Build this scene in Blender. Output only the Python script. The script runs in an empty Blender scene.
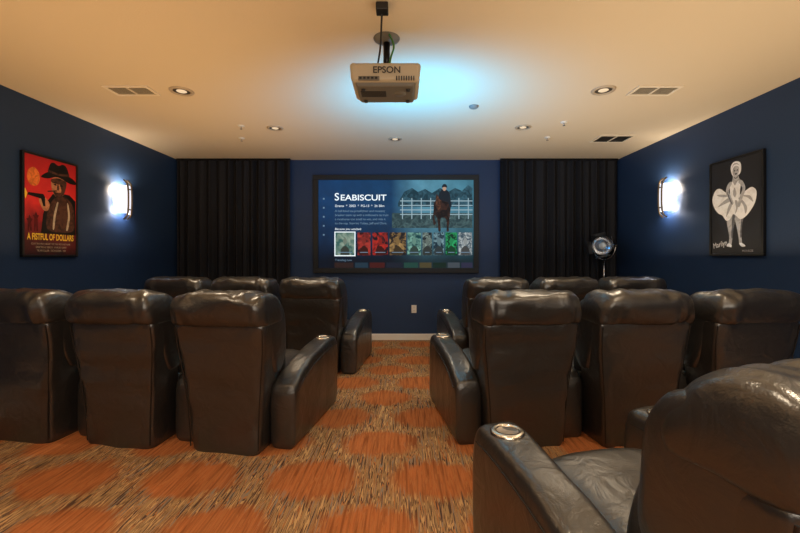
import bpy, bmesh, math, random
from mathutils import Vector, Matrix, noise
random.seed(4)
C = bpy.context
COL = C.scene.collection
try:
    C.scene.view_settings.view_transform = 'Standard'
    C.scene.view_settings.look = 'None'
except Exception:
    pass

# ------------------------------------------------------------------ helpers
def s2l(c):
    return tuple(((x/255)/12.92 if x/255 <= .04045 else ((x/255+.055)/1.055)**2.4) for x in c)

def new_mat(name):
    m = bpy.data.materials.new(name); m.use_nodes = True
    nt = m.node_tree
    return m, nt, nt.nodes['Principled BSDF']

_mc = {}
def simple(name, rgb, rough=.5, metal=0, emis=0, erg=None, spec=.5, mottle=0):
    if name in _mc: return _mc[name]
    m, nt, b = new_mat(name)
    c = s2l(rgb)
    b.inputs['Base Color'].default_value = (*c, 1)
    b.inputs['Roughness'].default_value = rough
    b.inputs['Metallic'].default_value = metal
    b.inputs['Specular IOR Level'].default_value = spec
    if emis:
        b.inputs['Emission Color'].default_value = (*(s2l(erg) if erg else c), 1)
        b.inputs['Emission Strength'].default_value = emis
    else:
        n = nt.nodes.new('ShaderNodeTexNoise'); n.inputs['Scale'].default_value = 60
        mr = nt.nodes.new('ShaderNodeMapRange')
        mr.inputs['To Min'].default_value = max(0, rough-.05); mr.inputs['To Max'].default_value = min(1, rough+.05)
        nt.links.new(n.outputs['Fac'], mr.inputs['Value']); nt.links.new(mr.outputs['Result'], b.inputs['Roughness'])
    if mottle:
        tc = nt.nodes.new('ShaderNodeTexCoord')
        n = nt.nodes.new('ShaderNodeTexNoise'); n.inputs['Scale'].default_value = 16; n.inputs['Detail'].default_value = 5; n.inputs['Distortion'].default_value = 1.2
        cr = nt.nodes.new('ShaderNodeValToRGB')
        cr.color_ramp.elements[0].position = .36; cr.color_ramp.elements[0].color = (*[v*(1-mottle) for v in c], 1)
        cr.color_ramp.elements[1].position = .58; cr.color_ramp.elements[1].color = (*c, 1)
        nt.links.new(tc.outputs['Object'], n.inputs['Vector']); nt.links.new(n.outputs['Fac'], cr.inputs['Fac'])
        nt.links.new(cr.outputs['Color'], b.inputs['Base Color'])
    _mc[name] = m
    return m

def glow(name, rgb, st=1.0, rgb2=None, sc=14):
    if name in _mc: return _mc[name]
    m, nt, b = new_mat(name)
    b.inputs['Base Color'].default_value = (0, 0, 0, 1)
    b.inputs['Roughness'].default_value = .8
    b.inputs['Emission Color'].default_value = (*s2l(rgb), 1)
    b.inputs['Emission Strength'].default_value = st
    if rgb2:
        tc = nt.nodes.new('ShaderNodeTexCoord')
        n = nt.nodes.new('ShaderNodeTexNoise'); n.inputs['Scale'].default_value = sc; n.inputs['Detail'].default_value = 4; n.inputs['Distortion'].default_value = 1.5
        cr = nt.nodes.new('ShaderNodeValToRGB')
        cr.color_ramp.elements[0].position = .42; cr.color_ramp.elements[0].color = (*s2l(rgb), 1)
        cr.color_ramp.elements[1].position = .66; cr.color_ramp.elements[1].color = (*s2l(rgb2), 1)
        nt.links.new(tc.outputs['Object'], n.inputs['Vector']); nt.links.new(n.outputs['Fac'], cr.inputs['Fac'])
        nt.links.new(cr.outputs['Color'], b.inputs['Emission Color'])
    _mc[name] = m
    return m

def obj_from(name, verts, faces, mat=None, parent=None, smooth=False, mw=None):
    me = bpy.data.meshes.new(name)
    me.from_pydata([tuple(v) for v in verts], [], faces)
    bm = bmesh.new(); bm.from_mesh(me)
    bmesh.ops.recalc_face_normals(bm, faces=bm.faces)
    bm.to_mesh(me); bm.free()
    if smooth:
        for p in me.polygons: p.use_smooth = True
    o = bpy.data.objects.new(name, me); COL.objects.link(o)
    if mat: me.materials.append(mat)
    if parent: o.parent = parent
    if mw is not None: o.matrix_world = mw
    return o

def box(name, c, s, mat, parent=None, bev=0.0, rot=None, seg=3):
    bm = bmesh.new()
    bmesh.ops.create_cube(bm, size=1)
    bmesh.ops.scale(bm, vec=s, verts=bm.verts)
    if bev:
        bmesh.ops.bevel(bm, geom=bm.edges[:], offset=bev, segments=seg, affect='EDGES', profile=.5)
    me = bpy.data.meshes.new(name); bm.to_mesh(me); bm.free()
    if bev:
        for p in me.polygons: p.use_smooth = True
    o = bpy.data.objects.new(name, me); COL.objects.link(o)
    me.materials.append(mat)
    if parent: o.parent = parent
    o.location = c
    if rot: o.rotation_euler = rot
    if bev:
        md = o.modifiers.new('wn', 'WEIGHTED_NORMAL')
    return o

def cyl(name, p0, p1, r0, r1, mat, parent=None, n=24, cap=True):
    p0, p1 = Vector(p0), Vector(p1)
    d = (p1-p0); q = d.to_track_quat('Z', 'Y').to_matrix()
    vs = []
    for p, r in ((p0, r0), (p1, r1)):
        for i in range(n):
            a = 2*math.pi*i/n
            vs.append(p + q @ Vector((r*math.cos(a), r*math.sin(a), 0)))
    fs = [(i, (i+1) % n, n+(i+1) % n, n+i) for i in range(n)]
    if cap:
        fs += [tuple(range(n)), tuple(range(n, 2*n))]
    o = obj_from(name, vs, fs, mat, parent)
    for p in o.data.polygons:
        if len(p.vertices) == 4: p.use_smooth = True
    return o

def lathe(name, prof, mat, parent=None, n=40, origin=(0, 0, 0), axis=(0, 0, 1)):
    q = Vector(axis).to_track_quat('Z', 'Y').to_matrix(); o0 = Vector(origin)
    vs = []; fs = []
    for r, h in prof:
        for i in range(n):
            a = 2*math.pi*i/n
            vs.append(o0 + q @ Vector((r*math.cos(a), r*math.sin(a), h)))
    for k in range(len(prof)-1):
        for i in range(n):
            fs.append((k*n+i, k*n+(i+1) % n, (k+1)*n+(i+1) % n, (k+1)*n+i))
    return obj_from(name, vs, fs, mat, parent, smooth=True)

def tube(name, pts, r, mat, parent=None, n=8):
    cu = bpy.data.curves.new(name, 'CURVE'); cu.dimensions = '3D'
    sp = cu.splines.new('POLY'); sp.points.add(len(pts)-1)
    for i, p in enumerate(pts): sp.points[i].co = (*p, 1)
    cu.bevel_depth = r; cu.bevel_resolution = 2; cu.use_fill_caps = True
    t = bpy.data.objects.new('tmp', cu); COL.objects.link(t)
    dg = C.evaluated_depsgraph_get()
    me = bpy.data.meshes.new_from_object(t.evaluated_get(dg))
    bpy.data.objects.remove(t)
    for p in me.polygons: p.use_smooth = True
    me.materials.clear(); me.materials.append(mat)
    o = bpy.data.objects.new(name, me); COL.objects.link(o)
    if parent: o.parent = parent
    return o

def text(name, s, size, x, y, z, mat, parent, align='LEFT', ex=0.0, sx=1.0, bold=0.0, rot=None):
    cu = bpy.data.curves.new(name, 'FONT'); cu.body = s; cu.size = size
    cu.align_x = align; cu.extrude = ex; cu.offset = bold
    t = bpy.data.objects.new('tmp', cu); COL.objects.link(t)
    dg = C.evaluated_depsgraph_get()
    me = bpy.data.meshes.new_from_object(t.evaluated_get(dg))
    bpy.data.objects.remove(t)
    me.materials.clear(); me.materials.append(mat)
    o = bpy.data.objects.new(name, me); COL.objects.link(o)
    o.parent = parent; o.location = (x, y, z); o.scale = (sx, 1, 1)
    if rot: o.rotation_euler = rot
    return o

def empty(name, mw=None):
    e = bpy.data.objects.new(name, None); COL.objects.link(e)
    e.empty_display_size = .1
    if mw is not None: e.matrix_world = mw
    return e

def catmull(pts, k=8, closed=False):
    out = []; n = len(pts)
    rng = range(n) if closed else range(n-1)
    for i in rng:
        g = (lambda j: pts[j % n]) if closed else (lambda j: pts[max(0, min(n-1, j))])
        p0, p1, p2, p3 = g(i-1), g(i), g(i+1), g(i+2)
        for s in range(k):
            t = s/k
            out.append(tuple(.5*((2*b)+(-a+c)*t+(2*a-5*b+4*c-d)*t*t+(-a+3*b-3*c+d)*t**3)
                             for a, b, c, d in zip(p0, p1, p2, p3)))
    if not closed: out.append(tuple(pts[-1]))
    return out

def plane_poly(name, pts, z, mat, parent, smooth=True, k=5):
    if smooth: pts = catmull(pts, k, True)
    return obj_from(name, [(p[0], p[1], z) for p in pts], [tuple(range(len(pts)))], mat, parent)

def frame_mw(origin, right, up, normal):
    m = Matrix.Identity(4)
    for i, v in enumerate((right, up, normal)):
        for j in range(3): m[j][i] = v[j]
    m.translation = Vector(origin)
    return m

# ------------------------------------------------------------------ room dims
XL, XR, YB, YF, H = -3.39, 3.19, 6.0, -2.2, 2.70

def wall_mat():
    m, nt, b = new_mat('navy_wall_paint')
    tc = nt.nodes.new('ShaderNodeTexCoord')
    n = nt.nodes.new('ShaderNodeTexNoise'); n.inputs['Scale'].default_value = 110; n.inputs['Detail'].default_value = 3
    n2 = nt.nodes.new('ShaderNodeTexNoise'); n2.inputs['Scale'].default_value = 1.3
    r = nt.nodes.new('ShaderNodeValToRGB')
    r.color_ramp.elements[0].color = (.0125, .033, .086, 1); r.color_ramp.elements[1].color = (.0165, .041, .106, 1)
    bp = nt.nodes.new('ShaderNodeBump'); bp.inputs['Strength'].default_value = .3; bp.inputs['Distance'].default_value = .004
    L = nt.links.new
    L(tc.outputs['Object'], n.inputs['Vector']); L(tc.outputs['Object'], n2.inputs['Vector'])
    L(n2.outputs['Fac'], r.inputs['Fac']); L(r.outputs['Color'], b.inputs['Base Color'])
    L(n.outputs['Fac'], bp.inputs['Height']); L(bp.outputs['Normal'], b.inputs['Normal'])
    b.inputs['Roughness'].default_value = .55
    b.inputs['Specular IOR Level'].default_value = .35
    return m
def ceil_mat():
    m, nt, b = new_mat('ceiling_paint')
    tc = nt.nodes.new('ShaderNodeTexCoord')
    n = nt.nodes.new('ShaderNodeTexNoise'); n.inputs['Scale'].default_value = 70; n.inputs['Detail'].default_value = 4
    bp = nt.nodes.new('ShaderNodeBump'); bp.inputs['Strength'].default_value = .25; bp.inputs['Distance'].default_value = .004
    L = nt.links.new
    L(tc.outputs['Object'], n.inputs['Vector']); L(n.outputs['Fac'], bp.inputs['Height']); L(bp.outputs['Normal'], b.inputs['Normal'])
    b.inputs['Base Color'].default_value = (.66, .56, .42, 1)
    b.inputs['Roughness'].default_value = .8
    return m
def carpet_mat():
    m, nt, b = new_mat('patterned_carpet')
    N = nt.nodes.new; L = nt.links.new
    tc = N('ShaderNodeTexCoord')
    wob = N('ShaderNodeTexNoise'); wob.inputs['Scale'].default_value = 7; wob.inputs['Detail'].default_value = 3
    ws = N('ShaderNodeVectorMath'); ws.operation = 'SCALE'; ws.inputs['Scale'].default_value = .13
    add = N('ShaderNodeVectorMath'); add.operation = 'ADD'
    L(tc.outputs['Object'], wob.inputs['Vector']); L(wob.outputs['Color'], ws.inputs[0])
    L(tc.outputs['Object'], add.inputs[0]); L(ws.outputs['Vector'], add.inputs[1])
    mp = N('ShaderNodeMapping'); mp.inputs['Scale'].default_value = (66, 3.0, 1)
    L(tc.outputs['Object'], mp.inputs['Vector'])
    ns = N('ShaderNodeTexNoise'); ns.inputs['Scale'].default_value = 1.0; ns.inputs['Detail'].default_value = 1.5
    L(mp.outputs['Vector'], ns.inputs['Vector'])
    def lattice(ox, oy, a, bb):
        mp = N('ShaderNodeVectorMath'); mp.operation = 'ADD'; mp.inputs[1].default_value = (ox, oy, 0)
        L(add.outputs['Vector'], mp.inputs[0])
        dv = N('ShaderNodeVectorMath'); dv.operation = 'MULTIPLY'; dv.inputs[1].default_value = (1/.70, 1/.86, 0)
        L(mp.outputs['Vector'], dv.inputs[0])
        fr = N('ShaderNodeVectorMath'); fr.operation = 'FRACTION'; L(dv.outputs['Vector'], fr.inputs[0])
        sb = N('ShaderNodeVectorMath'); sb.operation = 'SUBTRACT'; sb.inputs[1].default_value = (.5, .5, 0)
        L(fr.outputs['Vector'], sb.inputs[0])
        sc = N('ShaderNodeVectorMath'); sc.operation = 'MULTIPLY'; sc.inputs[1].default_value = (.70/a, .86/bb, 0)
        L(sb.outputs['Vector'], sc.inputs[0])
        ln = N('ShaderNodeVectorMath'); ln.operation = 'LENGTH'; L(sc.outputs['Vector'], ln.inputs[0])
        ma = N('ShaderNodeMath'); ma.operation = 'MULTIPLY_ADD'; ma.inputs[1].default_value = .8; L(ns.outputs['Fac'], ma.inputs[0]); L(ln.outputs['Value'], ma.inputs[2])
        mr = N('ShaderNodeMapRange'); mr.inputs['From Min'].default_value = 1.55; mr.inputs['From Max'].default_value = 1.25
        L(ma.outputs[0], mr.inputs['Value'])
        return mr.outputs['Result']
    A = lattice(.0, .0, .26, .19); B = lattice(.35, .43, .235, .18)
    mx = N('ShaderNodeMath'); mx.operation = 'MAXIMUM'; L(A, mx.inputs[0]); L(B, mx.inputs[1])
    m9 = N('ShaderNodeMath'); m9.operation = 'MULTIPLY'; m9.inputs[1].default_value = .86; L(mx.outputs[0], m9.inputs[0])
    cr = N('ShaderNodeValToRGB'); cr.color_ramp.interpolation = 'CONSTANT'
    cols = [(0, (84, 60, 46)), (.36, (158, 124, 84)), (.43, (112, 84, 62)), (.47, (190, 150, 102)), (.52, (84, 62, 52)),
            (.56, (172, 112, 64)), (.60, (134, 120, 104)), (.66, (78, 54, 42))]
    e = cr.color_ramp.elements
    e[0].position = 0; e[0].color = (*s2l(cols[0][1]), 1)
    e[1].position = cols[1][0]; e[1].color = (*s2l(cols[1][1]), 1)
    for p, c in cols[2:]:
        k = e.new(p); k.color = (*s2l(c), 1)
    L(ns.outputs['Fac'], cr.inputs['Fac'])
    cr2 = N('ShaderNodeValToRGB')
    cr2.color_ramp.elements[0].position = .35; cr2.color_ramp.elements[0].color = (*s2l((142, 78, 38)), 1)
    cr2.color_ramp.elements[1].position = .65; cr2.color_ramp.elements[1].color = (*s2l((184, 106, 56)), 1)
    L(ns.outputs['Fac'], cr2.inputs['Fac'])
    mix = N('ShaderNodeMix'); mix.data_type = 'RGBA'
    L(m9.outputs[0], mix.inputs['Factor']); L(cr.outputs['Color'], mix.inputs['A']); L(cr2.outputs['Color'], mix.inputs['B'])
    L(mix.outputs['Result'], b.inputs['Base Color'])
    fz = N('ShaderNodeTexNoise'); fz.inputs['Scale'].default_value = 260
    bp = N('ShaderNodeBump'); bp.inputs['Strength'].default_value = .7; bp.inputs['Distance'].default_value = .008
    L(tc.outputs['Object'], fz.inputs['Vector']); L(fz.outputs['Fac'], bp.inputs['Height']); L(bp.outputs['Normal'], b.inputs['Normal'])
    b.inputs['Roughness'].default_value = .95; b.inputs['Specular IOR Level'].default_value = .15
    return m
def leather_mat():
    m, nt, b = new_mat('dark_leather')
    N = nt.nodes.new; L = nt.links.new
    tc = N('ShaderNodeTexCoord')
    n1 = N('ShaderNodeTexNoise'); n1.inputs['Scale'].default_value = 9; n1.inputs['Detail'].default_value = 4; n1.inputs['Distortion'].default_value = .8
    v = N('ShaderNodeTexVoronoi'); v.inputs['Scale'].default_value = 260
    n3 = N('ShaderNodeTexNoise'); n3.inputs['Scale'].default_value = 3
    for x in (n1, v, n3): L(tc.outputs['Object'], x.inputs['Vector'])
    cr = N('ShaderNodeValToRGB')
    cr.color_ramp.elements[0].color = (.014, .0128, .012, 1); cr.color_ramp.elements[1].color = (.030, .026, .0235, 1)
    L(n3.outputs['Fac'], cr.inputs['Fac']); L(cr.outputs['Color'], b.inputs['Base Color'])
    b1 = N('ShaderNodeBump'); b1.inputs['Strength'].default_value = .55; b1.inputs['Distance'].default_value = .016
    b2 = N('ShaderNodeBump'); b2.inputs['Strength'].default_value = .12; b2.inputs['Distance'].default_value = .002
    L(n1.outputs['Fac'], b1.inputs['Height']); L(v.outputs['Distance'], b2.inputs['Height'])
    L(b1.outputs['Normal'], b2.inputs['Normal']); L(b2.outputs['Normal'], b.inputs['Normal'])
    mr = N('ShaderNodeMapRange'); mr.inputs['To Min'].default_value = .26; mr.inputs['To Max'].default_value = .40
    L(n1.outputs['Fac'], mr.inputs['Value']); L(mr.outputs['Result'], b.inputs['Roughness'])
    b.inputs['Specular IOR Level'].default_value = 1.0
    b.inputs['Coat Weight'].default_value = .25; b.inputs['Coat Roughness'].default_value = .3
    return m
def velvet_mat():
    m, nt, b = new_mat('black_curtain_fabric')
    N = nt.nodes.new; L = nt.links.new
    n = N('ShaderNodeTexNoise'); n.inputs['Scale'].default_value = 180
    tc = N('ShaderNodeTexCoord'); L(tc.outputs['Object'], n.inputs['Vector'])
    bp = N('ShaderNodeBump'); bp.inputs['Strength'].default_value = .3; bp.inputs['Distance'].default_value = .002
    L(n.outputs['Fac'], bp.inputs['Height']); L(bp.outputs['Normal'], b.inputs['Normal'])
    b.inputs['Base Color'].default_value = (.008, .008, .0105, 1)
    b.inputs['Roughness'].default_value = .75
    b.inputs['Specular IOR Level'].default_value = .3
    return m

WALL, CEIL, CARPET, LEATHER, VELVET = wall_mat(), ceil_mat(), carpet_mat(), leather_mat(), velvet_mat()
WHITE = simple('white_trim', (225, 222, 215), .4)
BLACK = simple('black_plastic', (14, 14, 16), .45)
BLACKM = simple('black_metal', (20, 20, 22), .3, .6)
CHROME = simple('brushed_chrome', (190, 190, 195), .22, 1)
STITCH = simple('leather_piping', (28, 26, 25), .35)

# ------------------------------------------------------------------ shell
T = .12
box('floor', ((XL+XR)/2, (YB+YF)/2, -T/2), (XR-XL+2*T, YB-YF+2*T, T), CARPET)
box('ceiling', ((XL+XR)/2, (YB+YF)/2, H+T/2), (XR-XL+2*T, YB-YF+2*T, T), CEIL)
box('wall_left', (XL-T/2, (YB+YF)/2, H/2), (T, YB-YF+2*T, H), WALL)
box('wall_right', (XR+T/2, (YB+YF)/2, H/2), (T, YB-YF+2*T, H), WALL)
box('wall_back', ((XL+XR)/2, YB+T/2, H/2), (XR-XL, T, H), WALL)
box('wall_rear', ((XL+XR)/2, YF-T/2, H/2), (XR-XL, T, H), WALL)
bh = .095
box('baseboard_back', ((XL+XR)/2, YB-.009, bh/2), (XR-XL, .018, bh), WHITE, bev=.004)
box('baseboard_left', (XL+.009, (YB+YF)/2, bh/2), (.018, YB-YF-.04, bh), WHITE, bev=.004)
box('baseboard_right', (XR-.009, (YB+YF)/2, bh/2), (.018, YB-YF-.04, bh), WHITE, bev=.004)

# ------------------------------------------------------------------ curtains
def curtain(x0, x1, seed):
    rnd = random.Random(seed)
    e = empty('stage_curtain')
    nx, nz = 260, 26
    vs, fs = [], []
    ph = [rnd.uniform(0, 6.28) for _ in range(4)]
    z0, z1 = .012, H-.03
    for j in range(nz+1):
        t = j/nz; z = z1+(z0-z1)*t
        for i in range(nx+1):
            u = i/nx; x = x0+(x1-x0)*u
            a = u*2*math.pi*13 + 1.6*math.sin(u*9+ph[0]) + .35*t*math.sin(u*23+ph[1])
            amp = .022+.014*t+.012*math.sin(u*31+ph[2])
            y = YB-.085 + amp*math.sin(a)*(1-.25*math.cos(2*a)) + .008*math.sin(a*2.3+ph[3])*t
            vs.append((x+.008*t*math.sin(a*.5+ph[1]), y, z))
    for j in range(nz):
        for i in range(nx):
            k = j*(nx+1)+i
            fs.append((k, k+1, k+nx+2, k+nx+1))
    o = obj_from('curtain_cloth', vs, fs, VELVET, e, smooth=True)
    box('curtain_track', ((x0+x1)/2, YB-.085, H-.016), (x1-x0, .04, .03), BLACKM, e, bev=.004)
curtain(XL+.03, -1.68, 1)
curtain(1.42, XR-.03, 2)

# ------------------------------------------------------------------ projection screen
S = 1/67.2
scr = empty('projection_screen', frame_mw((( 396-404)*S, YB-.045, 1.26+(256-224)*S), (1, 0, 0), (0, 0, 1), (0, -1, 0)))
def P(x, y): return ((x-396)*S, (224-y)*S)
w, h = 165*S, 98*S
fr = simple('screen_frame_velvet', (8, 8, 10), .6)
bw = 5*S
for nm, c, s in (('frame_top', (0, h/2-bw/2, 0), (w, bw, .05)), ('frame_bottom', (0, -h/2+bw/2, 0), (w, bw, .05)),
                 ('frame_left_side', (-w/2+bw/2, 0, 0), (bw, h-2*bw, .05)), ('frame_right_side', (w/2-bw/2, 0, 0), (bw, h-2*bw, .05))):
    box(nm, c, s, fr, scr, bev=.004)
m, nt, b = new_mat('projected_image')
N = nt.nodes.new; L = nt.links.new
tc = N('ShaderNodeTexCoord'); sx = N('ShaderNodeSeparateXYZ'); L(tc.outputs['Object'], sx.inputs[0])
mr = N('ShaderNodeMapRange'); mr.inputs['From Min'].default_value = -1.2; mr.inputs['From Max'].default_value = 1.15
L(sx.outputs['X'], mr.inputs['Value'])
cr = N('ShaderNodeValToRGB'); e = cr.color_ramp.elements
e[0].color = (*s2l((10, 54, 96)), 1); e[1].color = (*s2l((62, 116, 136)), 1); e[1].position = 1
k = e.new(.48); k.color = (*s2l((12, 56, 94)), 1)
k = e.new(.68); k.color = (*s2l((84, 140, 162)), 1)
L(mr.outputs['Result'], cr.inputs['Fac'])
mr2 = N('ShaderNodeMapRange'); mr2.inputs['From Min'].default_value = -.55; mr2.inputs['From Max'].default_value = .25
mr2.inputs['To Min'].default_value = .10; mr2.inputs['To Max'].default_value = 1.0
L(sx.outputs['Y'], mr2.inputs['Value'])
no = N('ShaderNodeTexNoise'); no.inputs['Scale'].default_value = 5; no.inputs['Detail'].default_value = 5
L(tc.outputs['Object'], no.inputs['Vector'])
mu = N('ShaderNodeMath'); mu.operation = 'MULTIPLY'; L(mr2.outputs['Result'], mu.inputs[0])
ad = N('ShaderNodeMath'); ad.operation = 'ADD'; ad.inputs[1].default_value = .5; L(no.outputs['Fac'], ad.inputs[0]); L(ad.outputs[0], mu.inputs[1])
b.inputs['Base Color'].default_value = (0, 0, 0, 1)
b.inputs['Roughness'].default_value = .8
L(cr.outputs['Color'], b.inputs['Emission Color']); L(mu.outputs[0], b.inputs['Emission Strength'])
x0, y0 = -w/2+bw, -h/2+bw
obj_from('screen_surface', [(x0, y0, .005), (-x0, y0, .005), (-x0, -y0, .005), (x0, -y0, .005)], [(0, 1, 2, 3)], m, scr)
def srect(nm, xa, ya, xb, yb, mat, z=.007):
    a, c = P(xa, ya), P(xb, yb)
    return obj_from(nm, [(a[0], c[1], z), (c[0], c[1], z), (c[0], a[1], z), (a[0], a[1], z)], [(0, 1, 2, 3)], mat, scr)
Gw = glow('ui_white', (235, 245, 250), 1.1); Gg = glow('ui_grey', (120, 150, 175), .8)
Gt = glow('ui_trees', (18, 50, 62), 1, (52, 92, 108), 9); Gfence = glow('ui_fence', (170, 200, 212), .75)
Ggrass = glow('ui_track', (40, 64, 70), .8, (78, 106, 108), 12)
plane_poly('picture_treeline', [P(*p) for p in [(398, 203), (404, 192), (412, 188), (418, 192), (425, 189), (432, 193), (440, 188), (448, 192), (455, 188), (462, 191), (468, 185), (472.5, 188), (472.5, 207), (398, 207)]], .0065, Gt, scr, False)
srect('picture_track', 392, 213, 472.5, 228, Ggrass, .0066)
for k, yy in enumerate((200.5, 205, 209.5, 214)): srect('picture_fence_rail_%d' % (k+1), 400, yy, 472.5, yy+.9, Gfence, .0070)
for k in range(8): srect('picture_fence_post_%d' % (k+1), 402+k*9.4, 198, 402.9+k*9.4, 219, Gfence, .0071)
Gh = glow('ui_horse', (20, 12, 12), .8, (64, 38, 28), 10); Gh2 = glow('ui_horse_light', (60, 34, 24), .7, (120, 78, 54), 12); Gj = glow('ui_jockey', (20, 30, 40), .8); Gskin = glow('ui_skin', (200, 160, 135), .8)
plane_poly('picture_horse', [P(*p) for p in [(434, 203), (437, 199.5), (441, 199), (444, 201), (449, 203), (450.5, 208), (450, 214), (449.5, 220), (448.6, 227), (448.8, 231), (446.6, 231), (446.8, 225), (446, 219), (443, 217.5), (440.5, 219), (440.3, 225), (440.6, 231), (438.4, 231), (438, 225), (437, 218), (434.5, 215), (434.5, 219), (436, 223), (434, 225), (432.8, 219), (433.5, 211)]], .0074, Gh, scr, True, 4)
plane_poly('picture_horse_head', [P(*p) for p in [(436, 196.5), (437, 194), (438.2, 196.5), (440.3, 196.5), (441.4, 194), (441.8, 197.5), (441.2, 203), (440.2, 208.5), (438.6, 210), (436.8, 208.5), (435.8, 203)]], .0077, Gh2, scr, True, 4)
plane_poly('picture_jockey', [P(*p) for p in [(439.5, 193.5), (441, 190.5), (444.5, 189.6), (448, 191), (450, 195), (450.5, 200), (451.6, 206), (449.6, 207.5), (448, 202.5), (443, 201), (440.5, 200), (438.5, 197.5)]], .0079, Gj, scr, True, 4)
plane_poly('picture_jockey_face', [P(*p) for p in [(442.6, 187), (444.5, 186), (446.2, 187.4), (445.8, 190), (444.2, 191), (442.8, 189.8)]], .0081, Gskin, scr)
plane_poly('picture_jockey_helmet', [P(*p) for p in [(441.8, 187.6), (442.6, 185), (444.6, 184), (446.6, 185.2), (447, 187.6), (444.4, 187)]], .0083, Gj, scr)
text('title_text_initial', 'S', 10.5*S, *P(334.5, 200.4), .008, Gw, scr, bold=.0016)
text('title_text', 'EABISCUIT', 8.2*S, *P(340.2, 200.4), .008, Gw, scr, bold=.0016, sx=1.2)
text('info_text', 'Drama  *  2003  *  PG-13  *  2h 20m', 3.3*S, *P(335, 207.0), .008, Gw, scr)
for k, s in enumerate(('A half-blind ex-prizefighter and mustang', 'breaker team up with a millionaire to train',
                       'a racehorse too small to win, and ride it', 'to the top. Starring Tobey, Jeff and Chris.')):
    text('synopsis_text_%d' % (k+1), s, 3.1*S, *P(335, 212+k*4.1), .008, Gg, scr, bold=.0002)
text('row_label_text', 'Because you watched', 3.0*S, *P(335, 230.0), .008, Gw, scr)
th = [(335.5, 354.5, (60, 110, 104), (170, 190, 170)), (357.5, 370.5, (50, 10, 20), (190, 60, 50)), (372.5, 388, (20, 14, 26), (200, 46, 34)),
      (389.5, 406, (36, 30, 32), (190, 150, 90)), (407.5, 421, (12, 70, 76), (150, 210, 190)), (422.5, 432, (10, 24, 36), (150, 170, 160)), (433.5, 444, (20, 50, 66), (140, 180, 190)),
      (445.5, 457, (6, 50, 36), (50, 200, 120)), (458.5, 472, (70, 90, 104), (215, 225, 225))]
for k, (a, c, bg, fg) in enumerate(th):
    if k == 0:
        srect('selection_border', a-1, 231.6, c+1, 256.2, Gw, .0068)
    srect('thumbnail_%d' % (k+1), a, 232.5, c, 255.2, glow('th_bg%d' % k, bg, .7, fg, 7+k), .0075)
    mx_ = (a+c)/2
    fg2 = tuple(int(v*.8) for v in fg)
    plane_poly('thumbnail_head_%d' % (k+1), [P(mx_-1.9, 240.5), P(mx_, 237.4), P(mx_+1.9, 240.5), P(mx_+1.3, 243.6), P(mx_, 245), P(mx_-1.3, 243.6)], .008, glow('th_fg%d' % k, fg2, .6), scr)
    plane_poly('thumbnail_body_%d' % (k+1), [P(mx_-4.6, 255), P(mx_-4.0, 249), P(mx_-1.2, 246), P(mx_+1.2, 246), P(mx_+4.0, 249), P(mx_+4.6, 255)], .0079, glow('th_b%d' % k, tuple(int(v*.35) for v in fg), .7), scr, False)
    srect('thumbnail_title_%d' % (k+1), a+2.5, 252.0, c-2.5, 252.7, Gg, .0085)
xx = 334.5
for k in range(9):
    ww = (19, 13, 15, 16, 14, 12, 13, 12, 14)[k]
    srect('lower_thumbnail_%d' % (k+1), xx, 262.5, min(xx+ww, 472.5), 267.8, glow('lt%d' % k, [(60, 40, 40), (40, 70, 90), (90, 30, 30), (30, 40, 60), (40, 90, 80), (100, 90, 60), (20, 50, 40), (90, 100, 110), (60, 60, 90)][k], .5), .0075)
    xx += ww+1.6
text('lower_row_label', 'Trending now', 3.0*S, *P(335, 261.0), .008, Gg, scr)
for k in range(5): srect('menu_icon_%d' % (k+1), 323, 198+k*9, 324.6, 199.6+k*9, Gg, .0075)

# ------------------------------------------------------------------ posters
def poster(name, origin, right, normal, w, h):
    e = empty(name, frame_mw(origin, right, (0, 0, 1), normal))
    fm = simple('black_picture_frame', (10, 10, 12), .35)
    t = .018
    box('poster_backing', (0, 0, .010), (w-.01, h-.01, .018), BLACK, e)
    for nm, c, s in (('frame_top', (0, h/2-t/2, .016), (w, t, .032)), ('frame_bottom', (0, -h/2+t/2, .016), (w, t, .032)),
                     ('frame_side_a', (-w/2+t/2, 0, .016), (t, h-2*t, .032)), ('frame_side_b', (w/2-t/2, 0, .016), (t, h-2*t, .032))):
        box(nm, c, s, fm, e, bev=.003)
    iw, ih = w-2*t, h-2*t
    return e, iw, ih, (lambda u, v: ((u-.5)*iw, (v-.5)*ih))
def pm(name, rgb, mot=.45): return simple(name, rgb, .55, spec=.3, mottle=mot)
e, iw, ih, Q = poster('framed_western_poster', (XL, 3.825, 1.725), (0, 1, 0), (1, 0, 0), .60, .945)
m, nt, b = new_mat('poster_red_print')
N = nt.nodes.new; L = nt.links.new
tc = N('ShaderNodeTexCoord'); sx = N('ShaderNodeSeparateXYZ'); L(tc.outputs['Object'], sx.inputs[0])
no = N('ShaderNodeTexNoise'); no.inputs['Scale'].default_value = 7; no.inputs['Detail'].default_value = 5; L(tc.outputs['Object'], no.inputs['Vector'])
mr = N('ShaderNodeMapRange'); mr.inputs['From Min'].default_value = -ih/2; mr.inputs['From Max'].default_value = ih/2; L(sx.outputs['Y'], mr.inputs['Value'])
ma = N('ShaderNodeMath'); ma.operation = 'MULTIPLY_ADD'; ma.inputs[1].default_value = .5; L(no.outputs['Fac'], ma.inputs[0]); L(mr.outputs['Result'], ma.inputs[2])
sb = N('ShaderNodeMath'); sb.operation = 'SUBTRACT'; sb.inputs[1].default_value = .25; L(ma.outputs[0], sb.inputs[0])
cr = N('ShaderNodeValToRGB'); el = cr.color_ramp.elements
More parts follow.
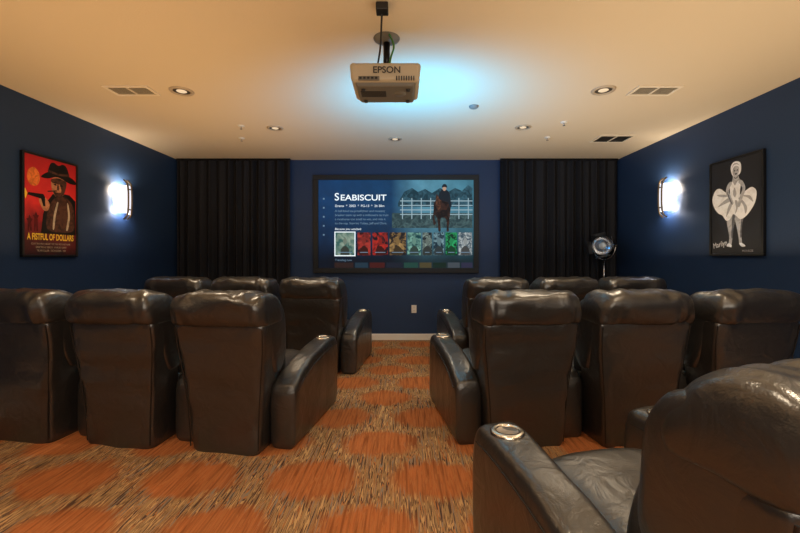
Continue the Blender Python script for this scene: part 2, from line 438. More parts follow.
el[0].color = (*s2l((40, 8, 12)), 1); el[1].color = (*s2l((176, 22, 30)), 1); k = el.new(.3); k.color = (*s2l((120, 14, 22)), 1)
k = el.new(.55); k.color = (*s2l((224, 44, 44)), 1)
L(sb.outputs[0], cr.inputs['Fac']); L(cr.outputs['Color'], b.inputs['Base Color']); b.inputs['Roughness'].default_value = .55
def rectp(nm, u0, v0, u1, v1, mat, z, par, Q):
    a, c = Q(u0, v0), Q(u1, v1)
    obj_from(nm, [(a[0], a[1], z), (c[0], a[1], z), (c[0], c[1], z), (a[0], c[1], z)], [(0, 1, 2, 3)], mat, par)
rectp('poster_print', 0, 0, 1, 1, m, .020, e, Q)
D = pm('ink_black', (18, 14, 16)); TAN = pm('ink_skin', (206, 144, 108)); BR = pm('ink_brown', (86, 54, 42), .7); YE = pm('ink_yellow', (250, 206, 70), 0); OR = pm('ink_orange', (240, 130, 60)); CRM = pm('ink_cream', (206, 190, 168)); DR = pm('ink_darkred', (90, 12, 16))
def pp(nm, pts, mat, z, k=5, sm=True): plane_poly(nm, [Q(*p) for p in pts], z, mat, e, sm, k)
pp('gunman_coat', [(.30, .22), (.34, .42), (.42, .56), (.52, .64), (.62, .66), (.86, .66), (.99, .60), (.99, .22)], D, .0205, sm=False)
pp('gunman_poncho', [(.42, .27), (.42, .44), (.50, .56), (.62, .62), (.80, .62), (.93, .54), (.97, .40), (.94, .27), (.7, .24)], BR, .0207)
pp('poncho_stripe', [(.52, .28), (.54, .42), (.60, .55), (.63, .55), (.58, .42), (.55, .28)], CRM, .0209)
pp('poncho_stripe_b', [(.79, .28), (.83, .42), (.81, .56), (.84, .55), (.87, .42), (.83, .28)], CRM, .0209)
pp('gunman_face', [(.50, .80), (.50, .70), (.56, .63), (.64, .605), (.72, .64), (.77, .71), (.78, .80), (.64, .83)], TAN, .0211)
pp('face_shadow', [(.64, .80), (.69, .70), (.66, .62), (.74, .66), (.78, .72), (.79, .80)], BR, .0213)
pp('brow_shadow', [(.50, .80), (.50, .765), (.64, .755), (.78, .765), (.78, .80), (.64, .82)], BR, .02135)
pp('beard', [(.53, .67), (.60, .665), (.66, .668), (.74, .68), (.70, .625), (.64, .60), (.57, .625)], BR, .0215)
pp('eye_a', [(.535, .745), (.575, .755), (.60, .742), (.57, .737)], D, .0216)
pp('eye_b', [(.655, .742), (.69, .755), (.73, .745), (.69, .737)], D, .0216)
pp('nose', [(.61, .75), (.60, .70), (.625, .69), (.645, .70), (.635, .75)], BR, .0216)
pp('hat_brim', [(.30, .80), (.42, .795), (.62, .83), (.85, .79), (.99, .79), (.97, .83), (.84, .865), (.62, .88), (.42, .86)], D, .0219)
pp('hat_crown', [(.44, .85), (.47, .95), (.54, .975), (.63, .955), (.73, .98), (.81, .945), (.84, .85), (.64, .83)], D, .0220)
pp('hat_band', [(.445, .865), (.64, .85), (.835, .865), (.83, .885), (.64, .87), (.45, .885)], BR, .0221)
pp('cigar', [(.42, .655), (.60, .675), (.60, .69), (.42, .668)], BR, .0222, sm=False)
pp('raised_hand', [(.30, .50), (.26, .56), (.30, .60), (.38, .59), (.46, .53), (.42, .46), (.35, .46)], TAN, .0221)
pp('pistol', [(.06, .595), (.30, .575), (.34, .50), (.38, .50), (.37, .60), (.34, .625), (.08, .62)], D, .0223, sm=False)
pp('muzzle_flash', [(.06, .61), (.02, .66), (.00, .60), (.03, .55)], YE, .0224, sm=False)
pp('sun_disc', [(.08, .84), (.17, .88), (.26, .84), (.28, .76), (.22, .70), (.12, .70), (.06, .76)], OR, .0203)
for kx, hx in ((.10, .36), (.21, .40)):
    pp('rider_%d' % int(kx*100), [(kx-.035, .24), (kx-.03, hx-.03), (kx-.055, hx), (kx-.02, hx+.005), (kx, hx+.04), (kx+.025, hx+.005), (kx+.055, hx), (kx+.03, hx-.03), (kx+.04, .24), (kx+.01, .24), (kx, .29), (kx-.01, .24)], DR, .0206, sm=False)
text('poster_title', 'A FISTFUL OF DOLLARS', .082, 0, Q(0, .155)[1], .0226, YE, e, 'CENTER', bold=.0022, sx=.58)
for k, sxx in enumerate(('CLINT IN A FILM ABOUT THE MAN WITH NO NAME', 'DIRECTED BY SERGIO - MUSIC BY ENNIO', 'TECHNICOLOR - TECHNISCOPE - 1964')):
    text('poster_credits_%d' % (k+1), sxx, .024, 0, Q(0, .105-k*.035)[1], .0226, CRM, e, 'CENTER', sx=.75)

e, iw, ih, Q = poster('framed_portrait_poster', (XR, 3.83, 1.735), (0, -1, 0), (-1, 0, 0), .62, .945)
m, nt, b = new_mat('poster_grey_print')
N = nt.nodes.new; L = nt.links.new
no = N('ShaderNodeTexNoise'); no.inputs['Scale'].default_value = 3; cr = N('ShaderNodeValToRGB')
cr.color_ramp.elements[0].color = (*s2l((12, 14, 20)), 1); cr.color_ramp.elements[1].color = (*s2l((40, 44, 56)), 1)
L(no.outputs['Fac'], cr.inputs['Fac']); L(cr.outputs['Color'], b.inputs['Base Color'])
rectp('poster_print', 0, 0, 1, 1, m, .020, e, Q)
W1 = pm('print_white', (236, 240, 250), .15); W2 = pm('print_light', (180, 184, 196), .35); W2b = pm('print_fold', (168, 172, 184), .2); W3 = pm('print_mid', (104, 108, 120)); W4 = pm('print_dark', (36, 38, 46))
# figure leans forward, legs apart, hands holding the billowing skirt down
pp('leg_a', [(.34, .46), (.33, .36), (.36, .26), (.385, .17), (.37, .10), (.42, .09), (.45, .17), (.47, .27), (.50, .38), (.50, .46)], W2, .0205)
pp('leg_b', [(.48, .46), (.50, .36), (.54, .26), (.57, .17), (.585, .11), (.635, .10), (.625, .18), (.635, .28), (.66, .38), (.66, .46)], W2, .0205)
pp('leg_shade', [(.45, .42), (.435, .30), (.425, .18), (.45, .17), (.47, .27), (.50, .42)], W3, .0206)
pp('leg_shade_b', [(.64, .42), (.61, .30), (.60, .18), (.625, .18), (.635, .28), (.66, .40)], W3, .0206)
pp('shoe_a', [(.33, .085), (.37, .115), (.43, .095), (.425, .07), (.39, .075)], W1, .0207)
pp('shoe_b', [(.58, .11), (.64, .11), (.70, .08), (.63, .075)], W1, .0207)
pp('dress_skirt', [(.40, .63), (.30, .67), (.18, .72), (.08, .70), (.02, .61), (.06, .52), (.15, .45), (.24, .42), (.32, .36), (.40, .37), (.46, .42), (.52, .40), (.60, .36), (.70, .38), (.80, .44), (.88, .52), (.90, .62), (.82, .67), (.72, .65), (.62, .62), (.50, .61)], W1, .0209)
for k, pts in enumerate(([(.40, .60), (.30, .585), (.14, .52), (.28, .54), (.41, .565)], [(.43, .56), (.36, .50), (.32, .40), (.38, .45), (.46, .54)],
                         [(.50, .56), (.52, .48), (.50, .42), (.55, .47), (.55, .55)], [(.57, .57), (.66, .50), (.70, .41), (.73, .48), (.61, .58)], [(.62, .60), (.73, .575), (.84, .52), (.78, .59)],
                         [(.40, .62), (.28, .645), (.12, .655), (.24, .62)])):
    pp('skirt_fold_%d' % (k+1), pts, W2b, .0211)
pp('bodice', [(.41, .61), (.40, .67), (.40, .73), (.45, .765), (.50, .72), (.56, .765), (.61, .73), (.60, .66), (.585, .60), (.50, .59)], W1, .0213)
pp('bodice_pleat', [(.49, .70), (.46, .64), (.49, .60), (.51, .60), (.53, .64)], W2b, .02135)
pp('chest', [(.43, .75), (.45, .79), (.47, .83), (.55, .83), (.58, .79), (.61, .755), (.56, .755), (.505, .71), (.46, .76)], W2, .0212)
pp('arm_a', [(.41, .77), (.35, .74), (.315, .67), (.36, .60), (.43, .52), (.47, .54), (.42, .61), (.375, .67), (.405, .715), (.44, .745)], W2, .0215)
pp('arm_b', [(.60, .77), (.66, .74), (.70, .67), (.65, .58), (.59, .49), (.55, .51), (.60, .60), (.645, .67), (.61, .715), (.57, .745)], W2, .0215)
pp('arm_shade', [(.365, .61), (.43, .53), (.445, .535), (.39, .61), (.345, .67)], W3, .0216)
pp('hair', [(.43, .86), (.415, .92), (.46, .965), (.54, .97), (.61, .94), (.62, .87), (.59, .83), (.53, .82), (.47, .82)], W1, .0216)
pp('face', [(.46, .90), (.455, .85), (.485, .815), (.52, .805), (.56, .825), (.58, .87), (.57, .91), (.51, .925)], W2, .0218)
pp('face_eye_a', [(.475, .876), (.495, .884), (.51, .875), (.493, .870)], W4, .022)
pp('face_eye_b', [(.53, .876), (.55, .884), (.565, .876), (.548, .870)], W4, .022)
pp('face_mouth', [(.495, .842), (.52, .848), (.545, .843), (.52, .830)], W4, .022)
pp('neck_shadow', [(.48, .815), (.52, .80), (.56, .82), (.55, .795), (.50, .79)], W3, .0217)
pp('hair_wave', [(.44, .91), (.47, .935), (.53, .94), (.58, .925), (.54, .95), (.47, .95)], W2b, .0219)
text('signature_text', 'Marilyn', .075, *Q(.05, .06), .022, W1, e, rot=(0, 0, .2), sx=.8)
text('poster_caption', 'MONROE', .028, *Q(.64, .02), .022, W2, e)

# ------------------------------------------------------------------ sconces
def sconce(x, y, z, side, rgb, em, p_up, c_up, p_dn, c_dn):
    e = empty('wall_sconce', frame_mw((x, y, z), (0, side, 0), (0, 0, 1), (side, 0, 0)))
    m = simple('sconce_glass_%s' % ('cool' if rgb[2] > 230 else 'warm'), (235, 240, 245), .3, emis=em, erg=rgb)
    box('wall_plate', (0, 0, .009), (.11, .20, .016), CHROME, e, bev=.004)
    n, mz = 28, 10; vs = []; fs = []
    for j in range(mz+1):
        v = -1+2*j/mz
        hw = .145*(1-.35*v*v)
        for i in range(n+1):
            a = math.pi*i/n
            vs.append((-hw*math.cos(a), v*.165, .030+.085*math.sin(a)))
    for j in range(mz):
        for i in range(n):
            k = j*(n+1)+i; fs.append((k, k+1, k+n+2, k+n+1))
    g = obj_from('glass_shade', vs, fs, m, e, smooth=True)
    so = g.modifiers.new('s', 'SOLIDIFY'); so.thickness = .004
    rodm = simple('sconce_rod_metal', (120, 104, 84), .35, .9)
    for sx_ in (-.030, .030):
        tube('metal_rod', catmull([(sx_, -.235, .075), (sx_, -.17, .122), (sx_, 0, .132), (sx_, .17, .122), (sx_, .235, .075)], 6), .010, rodm, e)
    for yy in (-.12, .12):
        box('cross_strap', (0, yy, .127), (.085, .016, .008), rodm, e, bev=.002)
        cyl('standoff', (0, yy*.6, .01), (0, yy*.6, .12), .008, .008, CHROME, e, 12)
    for yy, pw, lc in ((.13, p_up, c_up), (-.13, p_dn, c_dn)):
        ld = bpy.data.lights.new('sconce_bulb', 'POINT'); ld.energy = pw; ld.color = lc; ld.shadow_soft_size = .035
        lo = bpy.data.objects.new('sconce_bulb', ld); COL.objects.link(lo); lo.parent = e; lo.location = (0, yy, .085)
sconce(XL, 4.76, 1.93, 1, (224, 228, 240), 1.3, 14, (1, .80, .56), 5, (.92, .93, 1))
sconce(XR, 4.78, 1.96, -1, (224, 228, 240), 1.3, 14, (1, .82, .60), 5, (.92, .93, 1))
for yy in (.75, -1.3):  # unseen extra sconces; the pair behind the camera is added to brighten the room
    sconce(XL, yy, 1.95, 1, (255, 200, 120), 3, 52, (1, .56, .20), 16, (1, .7, .4))
    sconce(XR, yy, 1.95, -1, (255, 205, 130), 3, 48, (1, .66, .34), 16, (1, .75, .5))

# ------------------------------------------------------------------ ceiling fixtures
TRIM = simple('fixture_trim', (176, 160, 138), .4)
INNER = simple('fixture_baffle', (50, 44, 38), .5)
def recessed(x, y, r=.10, on=0, power=0, col=(1, .80, .56)):
    e = empty('recessed_light'); e.location = (x, y, H)
    lathe('trim_ring', [(r*.68, -.001), (r*.72, -.010), (r*.95, -.010), (r, -.001)], TRIM, e)
    lathe('baffle', [(r*.70, -.004), (r*.45, -.002), (.001, -.0018)], INNER, e)
    lathe('lamp_lens', [(r*.42, -.0035), (r*.36, -.007), (.001, -.008)], simple('lamp_lens_lit', (255, 230, 190), .3, emis=2.0, erg=(255, 215, 160)) if on else simple('lamp_lens_dim', (150, 140, 125), .3, emis=.7, erg=(255, 225, 185)), e)
    if power:
        ld = bpy.data.lights.new('downlight', 'SPOT'); ld.energy = power; ld.color = col; ld.spot_size = math.radians(125); ld.spot_blend = .9; ld.shadow_soft_size = .06
        lo = bpy.data.objects.new('downlight', ld); COL.objects.link(lo); lo.parent = e; lo.location = (0, 0, -.02)
for x, y, r, p in ((-1.94, 3.49, .10, 80), (-1.45, 4.5, .09, 36), (-.11, 4.92, .085, 46), (1.33, 4.47, .09, 36), (1.73, 3.47, .10, 80),
                   (-1.9, 1.3, .10, 95), (0, 1.1, .10, 70), (1.75, 1.3, .10, 115), (-1.9, -.9, .10, 70), (1.75, -.9, .10, 80), (0, -1.0, .1, 70)):  # downlights out of view, added to light the chairs and carpet
    recessed(x, y, r, 0 if y > 2 else 1, p)
def vent(x, y, w, d, dark=False):
    e = empty('ceiling_air_vent'); e.location = (x, y, H)
    box('vent_back', (0, 0, -.002), (w-.03, d-.03, .003), BLACK, e)
    t = .025
    mt = simple('vent_paint', (224, 212, 190), .45)
    for nm, c, s in (('rim_a', (0, d/2-t/2, -.006), (w, t, .012)), ('rim_b', (0, -d/2+t/2, -.006), (w, t, .012)),
                     ('rim_c', (-w/2+t/2, 0, -.006), (t, d-2*t, .012)), ('rim_d', (w/2-t/2, 0, -.006), (t, d-2*t, .012)), ('rim_mid', (0, 0, -.006), (.016, d-2*t, .011))):
        box(nm, c, s, mt, e)
    n = 7
    for i in range(n):
        box('louver_%d' % (i+1), (0, -d/2+t+(i+.5)*(d-2*t)/n, -.007), (w-2*t, .010, .0025), INNER if dark else mt, e, rot=(.6, 0, 0))
vent(-2.36, 3.47, .38, .20); vent(2.17, 3.47, .38, .20); vent(2.55, 4.9, .42, .30, True)
for x, y in ((-1.98, 4.88), (1.74, 4.85), (-1.80, 4.42), (1.72, 4.30)):
    e = empty('sprinkler_head'); e.location = (x, y, H)
    lathe('escutcheon', [(.001, -.012), (.022, -.012), (.036, -.006), (.038, -.001)], WHITE, e, 24)
    cyl('sprinkler_stem', (0, 0, -.012), (0, 0, -.035), .006, .006, CHROME, e, 10)
    cyl('deflector', (0, 0, -.035), (0, 0, -.038), .014, .014, CHROME, e, 12)
e = empty('smoke_detector'); e.location = (.67, 3.84, H)
lathe('detector_body', [(.001, -.026), (.03, -.024), (.042, -.016), (.046, -.001)], simple('detector_grey', (120, 116, 110), .5), e, 28)

def area(name, loc, sx_, sy_, pw, col, rot):
    ld = bpy.data.lights.new(name, 'AREA'); ld.shape = 'RECTANGLE'; ld.size = sx_; ld.size_y = sy_; ld.energy = pw; ld.color = col
    lo = bpy.data.objects.new(name, ld); COL.objects.link(lo); lo.location = loc; lo.rotation_euler = rot
    return lo
area('added_ceiling_fill', (-1.9, 2.4, 1.25), 2.2, 5.4, 46, (1, .62, .28), (math.pi, 0, 0))  # unseen up-facing fill without a fixture, added to brighten the left ceiling
area('added_ceiling_fill', (1.8, 2.4, 1.25), 2.4, 5.4, 56, (1, .76, .48), (math.pi, 0, 0))  # its paler counterpart, likewise added, for the right ceiling
area('added_rear_fill', (.8, -2.0, 2.05), 3.6, .9, 70, (1, .86, .70), (math.radians(78), 0, 0))  # unseen area fill behind the camera, added for sheen on the chair backs

# outlet
e = empty('wall_outlet', frame_mw(((414-404)/66.7, YB, .465), (1, 0, 0), (0, 0, 1), (0, -1, 0)))
box('outlet_plate', (0, 0, .004), (.075, .118, .007), WHITE, e, bev=.003)
for yy in (-.025, .025):
    box('socket', (0, yy, .0085), (.034, .030, .003), WHITE, e, bev=.001)
    for xx in (-.007, .007): box('slot', (xx, yy+.003, .0102), (.003, .010, .001), BLACK, e)

# ------------------------------------------------------------------ projector
pj = empty('ceiling_projector')
PX, PY = -.115, 2.60
PW = simple('projector_shell', (170, 158, 136), .4); PG = simple('projector_grey', (100, 96, 88), .45)
def rbox(name, c, s, mat, parent, taper=1.0, bev=.02):
    bm = bmesh.new(); bmesh.ops.create_cube(bm, size=1); bmesh.ops.scale(bm, vec=s, verts=bm.verts)
    for v in bm.verts:
        if v.co.z < 0: v.co.x *= taper; v.co.y *= taper
    bmesh.ops.bevel(bm, geom=bm.edges[:], offset=bev, segments=4, affect='EDGES', profile=.5)
    me = bpy.data.meshes.new(name); bm.to_mesh(me); bm.free()
    for p in me.polygons: p.use_smooth = True
    o = bpy.data.objects.new(name, me); COL.objects.link(o); me.materials.append(mat); o.parent = parent; o.location = c
    o.modifiers.new('wn', 'WEIGHTED_NORMAL'); return o
rbox('projector_body', (PX, PY, 2.385), (.44, .33, .115), PW, pj, .95, .022)
rbox('projector_underside', (PX, PY, 2.320), (.38, .28, .03), PG, pj, .92, .008)
box('rear_port_panel', (PX-.10, PY-.158, 2.345), (.13, .01, .026), PG, pj, bev=.003)
for k in range(5): box('port_%d' % (k+1), (PX-.15+k*.024, PY-.164, 2.345), (.014, .006, .012), BLACK, pj)
for k in range(8): box('vent_slat_%d' % (k+1), (PX+.07+k*.015, PY-.160, 2.345), (.006, .008, .026), BLACK, pj)
tx = text('rear_lettering', 'EPSON', .056, 0, 0, 0, simple('lettering_grey', (44, 40, 38), .5), pj, 'CENTER', bold=.0010)
tx.matrix_local = frame_mw((PX+.01, PY-.1668, 2.375), (1, 0, 0), (0, 0, 1), (0, -1, 0))
lathe('projector_lens', [(.001, .02), (.035, .024), (.042, .03), (.048, .03), (.05, 0)], BLACK, pj, 32, (PX+.06, PY+.16, 2.38), (0, 1, 0))
cyl('lens_glass', (PX+.06, PY+.16, 2.38), (PX+.06, PY+.183, 2.38), .034, .034, glow('lens_glow', (90, 220, 255), 4), pj)
for k in range(6): box('underside_vent_%d' % (k+1), (PX-.08, PY-.06+k*.016, 2.3045), (.16, .006, .003), BLACK, pj)
lathe('underside_cap', [(.001, -.006), (.035, -.005), (.04, 0)], PG, pj, 28, (PX+.09, PY-.02, 2.305))
for sx_ in (-.14, .14):
    for sy_ in (-.09, .09): cyl('projector_foot', (PX+sx_, PY+sy_, 2.31), (PX+sx_, PY+sy_, 2.293), .014, .012, BLACK, pj, 14)
lathe('ceiling_plate', [(.001, -.03), (.03, -.03), (.06, -.02), (.085, -.006), (.088, -.0005)], PG, pj, 32, (PX, PY+.05, H))
cyl('mount_pole', (PX, PY+.05, H-.01), (PX, PY+.05, 2.47), .022, .022, BLACKM, pj)
box('mount_bracket', (PX, PY+.03, 2.470), (.12, .12, .03), BLACKM, pj, bev=.004)
for a in ((-.13, -.1), (.13, -.1), (-.13, .12), (.13, .12)):
    tube('mount_arm', [(PX, PY+.03, 2.462), (PX+a[0]*.7, PY+a[1]*.8, 2.460), (PX+a[0], PY+a[1], 2.442)], .008, BLACKM, pj)
tube('power_cable', catmull([(PX-.01, PY-.30, H-.01), (PX-.015, PY-.28, 2.62), (PX-.03, PY-.16, 2.53), (PX-.05, PY-.08, 2.47), (PX-.06, PY-.05, 2.44)], 8), .006, BLACK, pj)
tube('signal_cable', catmull([(PX+.02, PY-.02, H-.01), (PX+.05, PY-.05, 2.60), (PX+.03, PY-.07, 2.51), (PX+.02, PY-.09, 2.44)], 8), .006, simple('cable_green', (50, 110, 44), .5), pj)
box('power_socket_box', (PX-.01, PY-.31, H-.025), (.07, .07, .045), BLACK, pj, bev=.006)
ld = bpy.data.lights.new('projector_spill', 'SPOT'); ld.energy = 130; ld.color = (.03, .48, 1); ld.spot_size = math.radians(165); ld.spot_blend = 1; ld.shadow_soft_size = .1
lo = bpy.data.objects.new('projector_spill', ld); COL.objects.link(lo); lo.parent = pj
lo.location = (PX+.20, PY+.65, 1.85); lo.rotation_euler = Vector((.10, .60, .78)).to_track_quat('-Z', 'Y').to_euler()

# ------------------------------------------------------------------ studio spotlight
sl = empty('studio_spotlight'); sl.location = (2.80, 5.60, 0)
hd = Vector((0, 0, 1.40))
ax = Vector((-.70, -.70, .05)).normalized()
G1 = simple('spot_housing', (74, 76, 82), .25, .8); G2 = simple('spot_reflector', (205, 210, 220), .2, 1)
lathe('lamp_housing', [(.001, -.16), (.06, -.155), (.10, -.12), (.115, -.06), (.12, .0), (.135, .04), (.14, .07), (.132, .075), (.11, .02), (.06, -.03), (.001, -.04)], G1, sl, 36, hd, ax)
lathe('lamp_reflector', [(.128, .062), (.11, .03), (.07, -.005), (.001, -.025)], G2, sl, 36, hd, ax)
lathe('fresnel_lens', [(.05, .05), (.045, .062), (.03, .068), (.001, .07)], simple('spot_lens', (190, 200, 210), .15, .3), sl, 28, hd, ax)
for k in range(5): lathe('cooling_ring_%d' % (k+1), [(.118, -.10+k*.022), (.128, -.095+k*.022), (.118, -.09+k*.022)], BLACKM, sl, 32, hd, ax)
q = ax.to_track_quat('Z', 'Y').to_matrix()
for k in range(4):
    a = k*math.pi/2+.2
    c, s = math.cos(a), math.sin(a)
    def bp_(r, tang, t): return hd+q @ Vector((c*r-s*tang, s*r+c*tang, t))
    vs = [bp_(.135, -.085, .075), bp_(.135, .085, .075), bp_(.165, .095, .15), bp_(.165, -.095, .15)]
    o = obj_from('barn_door_%d' % (k+1), vs, [(0, 1, 2, 3)], simple('barn_door_metal', (70, 72, 78), .3, .8), sl); mo = o.modifiers.new('s', 'SOLIDIFY'); mo.thickness = .003
side = ax.cross(Vector((0, 0, 1))).normalized()
yk = [hd+side*.15*math.cos(t)-Vector((0, 0, 1))*.19*math.sin(t) for t in [math.pi*i/14 for i in range(15)]]
tube('yoke', yk, .009, CHROME, sl)
for sg in (1, -1): cyl('yoke_knob', hd+side*.12*sg, hd+side*.175*sg, .02, .02, BLACK, sl, 16)
cyl('stand_upper', (0, 0, 1.21), (0, 0, .75), .011, .011, CHROME, sl, 16)
cyl('stand_lower', (0, 0, .80), (0, 0, .16), .016, .016, BLACKM, sl, 16)
cyl('stand_collar', (0, 0, .83), (0, 0, .77), .024, .024, BLACK, sl, 16)
cyl('stand_hub', (0, 0, .46), (0, 0, .40), .028, .028, BLACK, sl, 16)
for k in range(3):
    a = k*2.094+.4
    R_ = .23
    tube('tripod_leg_%d' % (k+1), [(0, 0, .44), (R_*math.cos(a), R_*math.sin(a), .012)], .010, BLACKM, sl)
    tube('tripod_brace_%d' % (k+1), [(0, 0, .20), (R_/2*math.cos(a), R_/2*math.sin(a), .226)], .006, BLACKM, sl)
    cyl('tripod_foot_%d' % (k+1), (R_*math.cos(a), R_*math.sin(a), .03), (R_*math.cos(a), R_*math.sin(a), 0), .014, .014, BLACK, sl, 12)

# ------------------------------------------------------------------ recliners
def sell(t, e):
    c, s = math.cos(t), math.sin(t)
    return (abs(c)**(2/e)*(1 if c >= 0 else -1), abs(s)**(2/e)*(1 if s >= 0 else -1))
def loft(name, secs, mapper, parent, mat, n=64, k=5, wr=None):
    rows = catmull(secs, k)
    vs, fs = [], []
    for row in rows:
        for i in range(n):
            t = 2*math.pi*i/n
            cx, sy = sell(t, row[-1])
            v = Vector(mapper(row, cx, sy))
            if wr: v = wr(v)
            vs.append(v)
    R = len(rows)
    for j in range(R-1):
        for i in range(n):
            fs.append((j*n+i, j*n+(i+1) % n, (j+1)*n+(i+1) % n, (j+1)*n+i))
    fs.append(tuple(range(n))); fs.append(tuple(range((R-1)*n, R*n)))
    return obj_from(name, vs, fs, mat, parent, smooth=True)

BACKP = [(.0, -.085, .258), (.15, -.090, .264), (.35, -.100, .278), (.55, -.115, .300), (.70, -.135, .318), (.85, -.158, .324)]
def back_at(z):
    for a, b_ in zip(BACKP, BACKP[1:]):
        if a[0] <= z <= b_[0]:
            t = (z-a[0])/(b_[0]-a[0]); return a[1]+(b_[1]-a[1])*t, a[2]+(b_[2]-a[2])*t
    return BACKP[-1][1], BACKP[-1][2]

def recliner(wx, wy, yaw, arms=(-1, 1), seed=0, sxx=1.0):
    e = empty('leather_recliner'); e.location = (wx, wy, 0); e.rotation_euler = (0, 0, yaw); e.scale = (sxx, 1, .985)
    off = Vector((seed*3.7, seed*1.3, seed*2.1))
    def wr(v, amp=.007, sc=(7, 7, 3.5)):
        p = Vector((v.x*sc[0], v.y*sc[1], v.z*sc[2]))+off
        d = Vector((noise.noise(p), noise.noise(p+Vector((9, 0, 0))), noise.noise(p+Vector((0, 9, 0)))))
        p2 = Vector((v.x*24, v.y*18, v.z*9))+off
        d2 = noise.noise(p2)
        return v + d*amp + Vector((0, d2*amp*.5, d2*amp*.2))
    hwA = .095
    seat_hw = .272
    def mp(r, cx, sy):
        return (cx*r[3], (r[1]+r[2])/2+sy*(r[2]-r[1])/2, r[0])
    secs = [(0.0, -.082, .20, .250, 9), (.03, -.086, .20, .258, 11), (.15, -.090, .19, .264, 12), (.35, -.10, .17, .278, 12), (.55, -.115, .13, .300, 12), (.70, -.135, .09, .318, 12),
            (.82, -.155, .07, .324, 10), (.85, -.150, .06, .308, 9)]
    def wr1(v):
        f = max(0, 1-v.z/.35)
        s = noise.noise(Vector((v.x*9+seed*4, 2, v.z*1.2)))
        s3 = noise.noise(Vector((v.x*5+v.z*4, seed*3.1, v.z*7-v.x*3)))
        z = v.z
        r = wr(v, .010)+Vector((0, .020*f*s+.012*s3, 0))
        if z <= .0: r.z = 0
        return r
    loft('back_shell', secs, mp, e, LEATHER, 80, 6, wr1)
    secs = [(.825, -.140, .09, .300, 6), (.838, -.170, .12, .328, 6.5), (.87, -.190, .14, .335, 6.5), (.915, -.204, .14, .335, 6), (.96, -.212, .12, .329, 5.5), (1.0, -.206, .09, .318, 5),
            (1.028, -.186, .05, .298, 4.2), (1.043, -.15, .01, .262, 3.6), (1.049, -.12, -.03, .20, 3), (1.05, -.09, -.06, .11, 2.5)]
    def wr2(v):
        f = max(0, 1-abs(v.z-.86)/.14)
        s = noise.noise(Vector((v.x*22, 3+seed, v.z*3)))
        top = max(0, 1-abs(v.z-1.01)/.1)
        s2 = noise.noise(Vector((v.x*14, seed*2, v.z*6+v.y*9)))
        s3 = noise.noise(Vector((v.x*7+v.z*5, seed*5, v.z*10-v.x*4)))
        return wr(v, .010)+Vector((0, .022*f*s+.012*s3, .022*top*s2))
    loft('head_cushion', secs, mp, e, LEATHER, 96, 6, wr2)
    for sg in (-1, 1):
        secs = [(.50, .03, .12, .040, 3), (.60, -.02, .19, .045, 4), (.75, -.07, .185, .05, 4), (.88, -.11, .17, .05, 4), (.96, -.12, .12, .045, 3), (.99, -.10, .05, .03, 2.5)]
        loft('side_wing', secs, lambda r, cx, sy, sg=sg: (sg*(.278)+cx*r[3], (r[1]+r[2])/2+sy*(r[2]-r[1])/2, r[0]), e, LEATHER, 36, 5, wr)
    secs = [(.42, .16, .30, .255, 4), (.46, .13, .33, .262, 4), (.55, .10, .33, .262, 4), (.66, .06, .285, .262, 4), (.72, .05, .24, .255, 4), (.745, .05, .22, .24, 4)]
    loft('lumbar_cushion', secs, mp, e, LEATHER, 48, 5, wr)
    secs = [(.735, .03, .20, .24, 4), (.76, .02, .245, .255, 4), (.85, -.02, .235, .262, 4), (.94, -.06, .18, .255, 4), (.985, -.08, .12, .235, 4), (1.0, -.08, .05, .18, 3)]
    loft('head_pillow', secs, mp, e, LEATHER, 48, 5, wr)
    def my(r, cx, sy): return (cx*r[3], r[0], (r[1]+r[2])/2+sy*(r[2]-r[1])/2)
    secs = [(.16, .20, .45, .25, 5), (.20, .18, .47, seat_hw-.004, 5), (.45, .18, .475, seat_hw-.004, 5), (.66, .18, .49, seat_hw-.004, 5), (.74, .20, .485, seat_hw-.006, 4), (.775, .24, .45, .255, 3.5), (.785, .28, .41, .22, 3)]
    loft('seat_cushion', secs, my, e, LEATHER, 48, 5, wr)
    secs = [(.70, .06, .30, .25, 6), (.71, .05, .36, .264, 6), (.80, .05, .39, .266, 6), (.83, .06, .385, .262, 5), (.845, .09, .36, .24, 4)]
    loft('footrest_panel', secs, my, e, LEATHER, 48, 4, wr)
    box('base_plinth', (0, .44, .045), (.50, .56, .09), BLACK, e)
    for sg in arms:
        cx0 = sg*(seat_hw+hwA)
        secs = [(.015, .03, .36, hwA-.03, 4), (.025, .0, .40, hwA-.010, 5), (.05, .0, .435, hwA-.002, 5.5), (.17, .0, .49, hwA, 6), (.35, .0, .54, hwA, 6), (.55, .0, .572, hwA, 6), (.72, .0, .588, hwA+.002, 6),
                (.83, .0, .590, hwA+.002, 6), (.875, .0, .578, hwA-.002, 5.5), (.895, .0, .55, hwA-.012, 5), (.905, .03, .50, hwA-.03, 4)]
        def ma(r, cx, sy, cx0=cx0): return (cx0+cx*r[3], r[0], (r[1]+r[2])/2+sy*(r[2]-r[1])/2)
        loft('armrest', secs, ma, e, LEATHER, 64, 5, lambda v: wr(v, .006) if v.z > .03 else Vector((v.x, v.y, max(v.z, 0))))
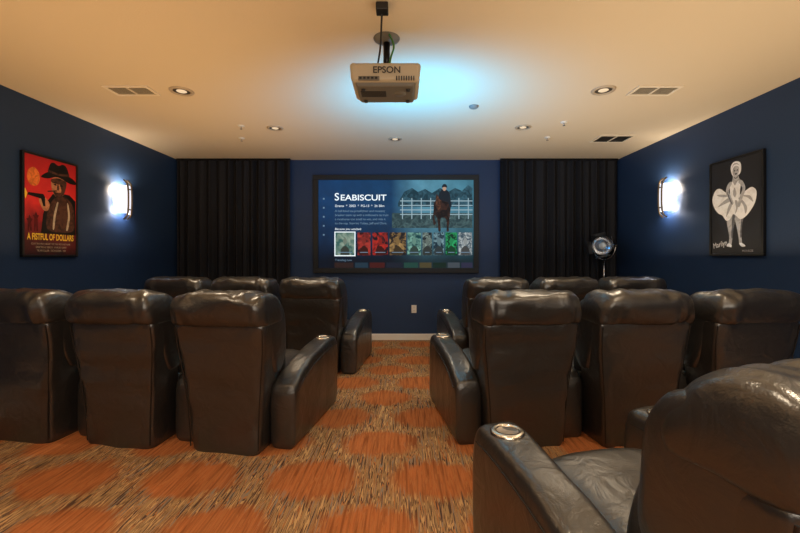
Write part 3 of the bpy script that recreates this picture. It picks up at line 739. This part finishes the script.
        for s2 in (-1, 1):
            pts = [(cx0+s2*(hwA-.002), y, z) for y, z in ((.07, .375), (.20, .435), (.35, .475), (.55, .507), (.72, .522), (.85, .522))]
            tube('arm_piping', catmull(pts, 4), .0035, STITCH, e)
        cy = .765
        ztop = .589
        lathe('cup_ring', [(.040, -.004), (.041, .006), (.046, .010), (.060, .009), (.066, .004), (.067, -.006)], simple('cup_ring_metal', (215, 205, 190), .25, 1), e, 40, (cx0, cy, ztop))
        lathe('cup_well', [(.041, .004), (.038, .0025), (.001, .002)], simple('cup_well_metal', (170, 160, 150), .4, .7), e, 32, (cx0, cy, ztop))
    for sg in (-1, 1):
        pts = []
        for z in (.03, .15, .3, .45, .6, .7, .82):
            y, hw = back_at(z)
            pts.append((sg*(hw-.012), y+.006, z))
        tube('rear_seam', catmull(pts, 4), .0045, STITCH, e)
    return e

R = math.radians
def row(x, y, yaw, axis, n, side, seed, p=.745, sxx=1.0):
    for i in range(n):
        cx = x+side*p*i*math.cos(axis); cy = y+side*p*i*math.sin(axis)
        arms = (-1, 1) if i == 0 else (side,)
        recliner(cx, cy, yaw, arms, seed+i, sxx)
row(-1.14, 2.64, R(-9), R(-6), 3, -1, 1, .735, .95)
row(.80, 2.70, R(8), R(2.5), 3, 1, 11, .755)
row(-.96, 4.28, R(-6), R(-5), 3, -1, 21)
row(.97, 4.28, R(6), R(4), 3, 1, 31)
row(.93, .885, R(13), R(10), 2, 1, 41)

# ------------------------------------------------------------------ world, camera
wd = bpy.data.worlds.new('world'); C.scene.world = wd; wd.use_nodes = True
wd.node_tree.nodes['Background'].inputs['Color'].default_value = (.02, .02, .03, 1)
cam = bpy.data.cameras.new('camera'); co = bpy.data.objects.new('camera', cam); COL.objects.link(co)
co.location = (0, 0, 1.26); co.rotation_euler = (math.pi/2, 0, 0)
cam.lens = 18; cam.sensor_width = 36; cam.sensor_fit = 'HORIZONTAL'
cam.shift_x = -4/800; cam.shift_y = -10.5/800
cam.clip_start = .02
C.scene.camera = co
